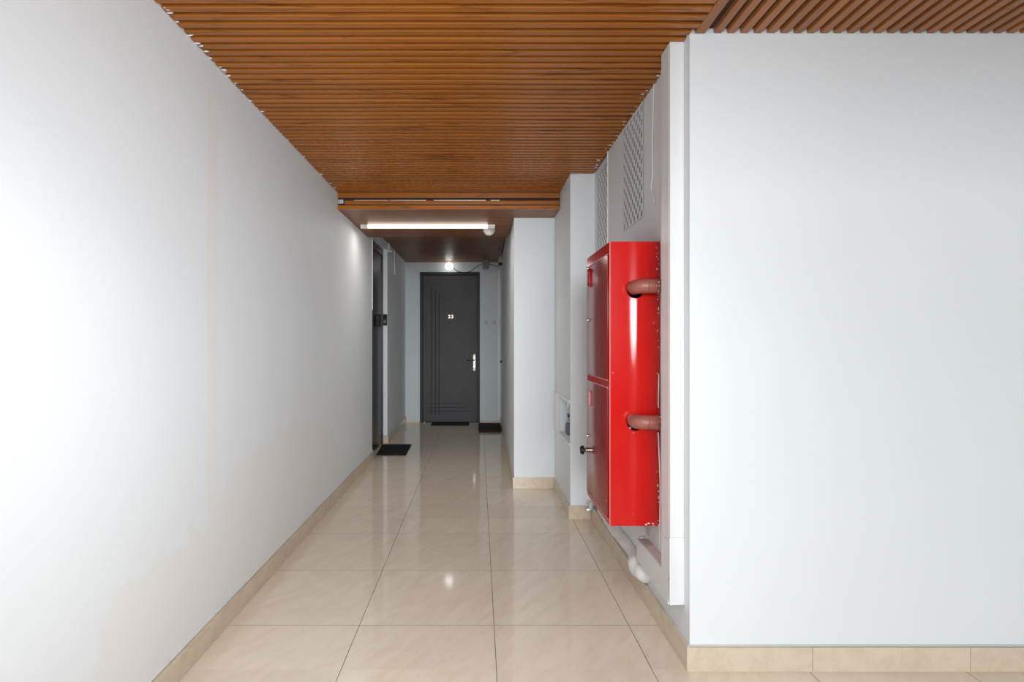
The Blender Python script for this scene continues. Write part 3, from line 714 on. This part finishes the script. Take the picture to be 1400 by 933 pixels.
# pipes that leave the cabinet and turn into the wall
for z, lab in ((PZ[0], 'upper red oxide pipe bending from the cabinet side into the wall casing'), (PZ[1], 'lower red oxide pipe bending from the cabinet side into the wall casing')):
    t = thing('water_pipe', lab, 'pipe', (PX, CY0-.07, z), 'pipes into the fire hose cabinet')
    r = .0315
    pts = smooth_pts([(.701, CY0+.09, z), (.700, CY0+.02, z), (.696, CY0-.012, z), (.6915, CY0-.034, z), (.696, CY0-.057, z), (.712, CY0-.071, z), (.735, CY0-.075, z)], 5)
    obj('elbow', tube(pts, r, 20), M['pipe'], t, True)
    xe = pts[-1][0]; ye = pts[-1][1]
    obj('straight_pipe', tube([(xe-.002, ye, z), (XR+.0, ye, z)], r*.985, 20), M['pipe'], t, True)
    bm = nb()
    for _ in range(7):
        a = random.uniform(-1.2, 1.2)
        bmesh.ops.create_icosphere(bm, subdivisions=1, radius=random.uniform(.002, .004), matrix=Matrix.Translation((random.uniform(xe+.03, XR-.012), ye-r*.97*math.cos(a), z+r*.97*math.sin(a))))
    if z > 1.2: bmesh.ops.create_icosphere(bm, subdivisions=2, radius=.011, matrix=Matrix.Translation((XR-.024, ye-r*.93, z+.003)) @ Matrix.Diagonal((.6, .4, 1.1, 1)))
    o = obj('paint_splashes', bm, M['white'], t); o['kind'] = 'stuff'

# ------------------------------------------------------------------ white casing (vertical run and low arm)
KX0 = .758; KY0, KY1 = 2.230, 2.335
ca = thing('pipe_casing', 'white L shaped pipe casing rising to the ceiling between red cabinet and wall corner', 'pipe casing', (.79, 2.3, .22))
bm = box(KX0+.001, XR-.0005, KY0, KY0+.010, .489, ZC-.001, .0005)
obj('front_board', bm, M['casing'], ca)
# lower front board, bowed forward a little
bm = nb(); n = 12; rings = []
for i in range(n+1):
    z = .225 + (.4885-.225)*i/n; b = .006*math.sin(PI*i/n)+.006*(1-i/n)
    rings.append([bm.verts.new(p) for p in ((KX0-.001-b*.35, KY0-b-.001, z), (XR-.0005, KY0-b*.4-.001, z), (XR-.0005, KY0+.0095, z), (KX0-.001, KY0+.0095-b, z))])
for a, b in zip(rings, rings[1:]):
    for k in range(4): bm.faces.new((a[k], a[(k+1) % 4], b[(k+1) % 4], b[k]))
bm.faces.new(rings[0]); bm.faces.new(rings[-1][::-1])
obj('lower_front_board', bm, M['casing'], ca)
obj('side_board', box(KX0, KX0+.010, KY0+.011, KY1, .475, ZC-.001, .001), M['casing'], ca)
# lower side board: L outline so that it carries the arm
bm = nb()
outl = [(KY0+.026, .214), (2.70, .222), (2.70, .322), (KY1, .326), (KY1, .474), (KY0+.0105, .474), (KY0+.0105, .33), (KY0+.026, .31)]
a = [bm.verts.new((KX0, y_, z_)) for y_, z_ in outl]; b = [bm.verts.new((KX0+.010, y_, z_)) for y_, z_ in outl]
bm.faces.new(a); bm.faces.new(b[::-1])
for i in range(len(outl)):
    j = (i+1) % len(outl); bm.faces.new((a[i], a[j], b[j], b[i]))
obj('lower_side_board', bm, M['casing'], ca)
obj('arm_top_board', box(KX0+.010, XR-.0005, KY1, 2.698, .310, .3205), M['raw'], ca, label='unpainted pinkish top board')
obj('arm_bottom_board', box(KX0+.010, XR-.0005, KY0+.03, 2.698, .222, .232), M['casing'], ca)
obj('arm_end_board', box(KX0+.010, XR-.0005, 2.688, 2.698, .232, .310), M['casing'], ca)
obj('back_board', box(KX0+.010, XR-.0005, KY1-.010, KY1, .3205, ZC-.001), M['casing'], ca)
obj('pipe_inside', tube([(.787, KY0+.055, .24), (.787, KY0+.055, .46)], .020, 14), M['frameL'], ca, True)
obj('wire_loop', tube(smooth_pts([(KX0+.006, 2.69, .318), (KX0+.010, 2.688, .331), (KX0+.022, 2.685, .338), (KX0+.034, 2.68, .335), (KX0+.034, 2.68, .328), (KX0+.026, 2.68, .328)]), .0014, 6), M['grey'], ca, True)

# ------------------------------------------------------------------ plaster covered pipe on the skirting
from mathutils import noise as mn
pts = smooth_pts([(XR-.004, 2.66, .150), (XR-.012, 2.72, .152), (XR-.016, 2.82, .165), (XR-.010, 2.90, .172), (XR-.008, 3.02, .170), (XR-.012, 3.18, .168), (XR-.010, 3.36, .165), (XR-.006, 3.55, .16), (XR+.0, 3.72, .15)], 7)
rad = []
for p in pts:
    bulge = math.exp(-((p.y-2.775)/.075)**2)*.026
    rad.append(max(.006, .034 + bulge + .009*mn.noise(p*14)) * min(1, (p.y-2.655)/.05+.25))
bm = nb(); add_tube(bm, pts, rad, 16)
bmesh.ops.subdivide_edges(bm, edges=bm.edges[:], cuts=1, use_grid_fill=True)
for v in bm.verts:
    v.co += Vector((mn.noise(v.co*22), mn.noise(v.co*22+Vector((5, 5, 5))), mn.noise(v.co*22+Vector((9, 1, 3)))))*.006
    v.co.x = min(v.co.x, XR-.0005)
    if v.co.x < XR+.0: v.co.z = max(v.co.z, .0975)
tag(obj('plastered_pipe', bm, M['plaster'], None, True, origin=(XR-.01, 2.8, .0975)), 'lumpy white plaster covered pipe with swollen end lying on the skirting below the red cabinet', 'pipe')
# steel bracket below the cabinet
sb = thing('support_bracket', 'small grey steel bracket under the bottom of the red cabinet', 'bracket', (.76, 2.75, CZ0))
obj('bracket_arm', tube([(XR-.001, 2.70, .37), (.745, 2.70, CZ0-.006)], .007, 10), M['alu'], sb, True)
obj('bracket_foot', box(.72, .77, 2.685, 2.715, CZ0-.008, CZ0-.0005, .001), M['alu'], sb)
obj('bracket_plate', box(XR-.006, XR-.0005, 2.68, 2.72, .34, .40, .001), M['alu'], sb)
cb = thing('corner_clip', 'small whitish metal clip sticking out where pier skirting meets the cabinet wall', 'bracket', (.79, 3.97, .10))
obj('clip_body', box(.775, .80, 3.94, 3.9955, .085, .135, .004), M['offw'], cb, True)
obj('clip_tongue', box(.755, .79, 3.925, 3.94, .075, .098, .003), M['alu'], cb, True)
obj('clip_pin', cyl((.760, 3.94, .126), (0, -1, 0), .006, .02, 10), M['alu'], cb)
cable('hanging_cable', [(XR-.008, CY0-.004, 1.12), (XR-.011, CY0-.006, 1.0), (XR-.010, CY0-.006, .97)], .0025, M['white'], 'white wire end between the two red oxide pipes at the cabinet edge')
cable('hanging_cable', [(XR-.012, CY0-.006, .86), (XR-.008, CY0-.008, .76), (XR-.004, CY0-.010, .62), (XR-.006, CY0+.0-.012, .46), (XR-.010, 2.50, .34)], .003, M['white'], 'white wire hanging below the lower red oxide pipe at the cabinet edge')

# ------------------------------------------------------------------ meter niche
mb = thing('meter_box', 'white framed water meter box open in the side of the pier', 'meter box', (.66, 4.3, NZ0))
bm = nb()
fx0, fx1 = XP-.010, XP
add_box(bm, fx0, fx1, NY0-.012, NY1+.03, NZ1, NZ1+.025, .003); add_box(bm, fx0, fx1, NY0-.012, NY1+.03, NZ0-.025, NZ0, .003)
add_box(bm, fx0, fx1, NY1, NY1+.03, NZ0, NZ1, .003)
obj('box_frame', bm, M['white'], mb)
obj('cover_panel', box(XP-.014, XP-.0005, NY1+.036, NY1+.23, NZ0-.02, NZ1+.02, .004), M['white'], mb, label='white cover panel beside the opening')
wm = thing('water_meter', 'blue grey round water meter at the bottom of the pier niche', 'water meter', (.73, 4.40, NZ0))
obj('meter_body', lathe([(0, 0), (.042, 0), (.048, .010), (.048, .07), (.042, .085), (.030, .09), (0, .09)], (.725, 4.38, NZ0+.008)), M['meter'], wm, True)
obj('meter_dial', lathe([(0, .012), (.034, .012), (.040, 0)], (.725, 4.38, NZ0+.098)), M['greyl'], wm, True)
obj('meter_pipe', tube([(.725, 4.43, NZ0+.045), (.725, NY1-.001, NZ0+.045)], .014, 12), M['chrome'], wm, True)
sv = thing('stop_valve', 'blue handled stop valve above the round water meter in the niche', 'valve', (.74, 4.42, .68))
obj('valve_body', tube([(.742, 4.42, NZ0+.112), (.742, 4.42, .725)], .013, 12), M['blue'], sv, True)
bm = nb(); add_box(bm, .700, .775, 4.405, 4.435, .672, .688, .004); add_cyl(bm, (.742, 4.42, .66), (0, 0, 1), .022, .04, 14, bev=.004); add_box(bm, .700, .712, 4.40, 4.44, .664, .696, .003)
obj('valve_handle', bm, M['blue'], sv, True)
uf = thing('pipe_fitting', 'grey metal union fitting at the top of the pier niche', 'fitting', (.73, 4.44, .76))
obj('fitting_block', box(.700, .750, 4.43, 4.47, .742, .790, .004), M['alu'], uf, True)
obj('fitting_nut', cyl((.742, 4.45, .706), (0, 0, 1), .024, .036, 6), M['chrome'], uf)
obj('fitting_tail', tube([(.725, 4.47, .765), (.725, NY1-.001, .765)], .014, 12), M['chrome'], uf, True)
# crumbs of plaster below the niche
bm = nb()
for _ in range(30):
    r = random.uniform(.002, .006)
    bmesh.ops.create_icosphere(bm, subdivisions=1, radius=r, matrix=Matrix.Translation((XP-.013-random.uniform(.004, .05), random.uniform(4.55, 4.80), r*.35)) @ Matrix.Diagonal((1.4, 1.2, .45, 1)))
o = tag(obj('plaster_crumbs', bm, M['white'], None, origin=(XP-.03, 4.7, 0)), 'white plaster crumbs on the floor at the inner corner below the niche', 'debris'); o['kind'] = 'stuff'

for o in list(bpy.data.objects):
    if 'org' in o: del o['org']
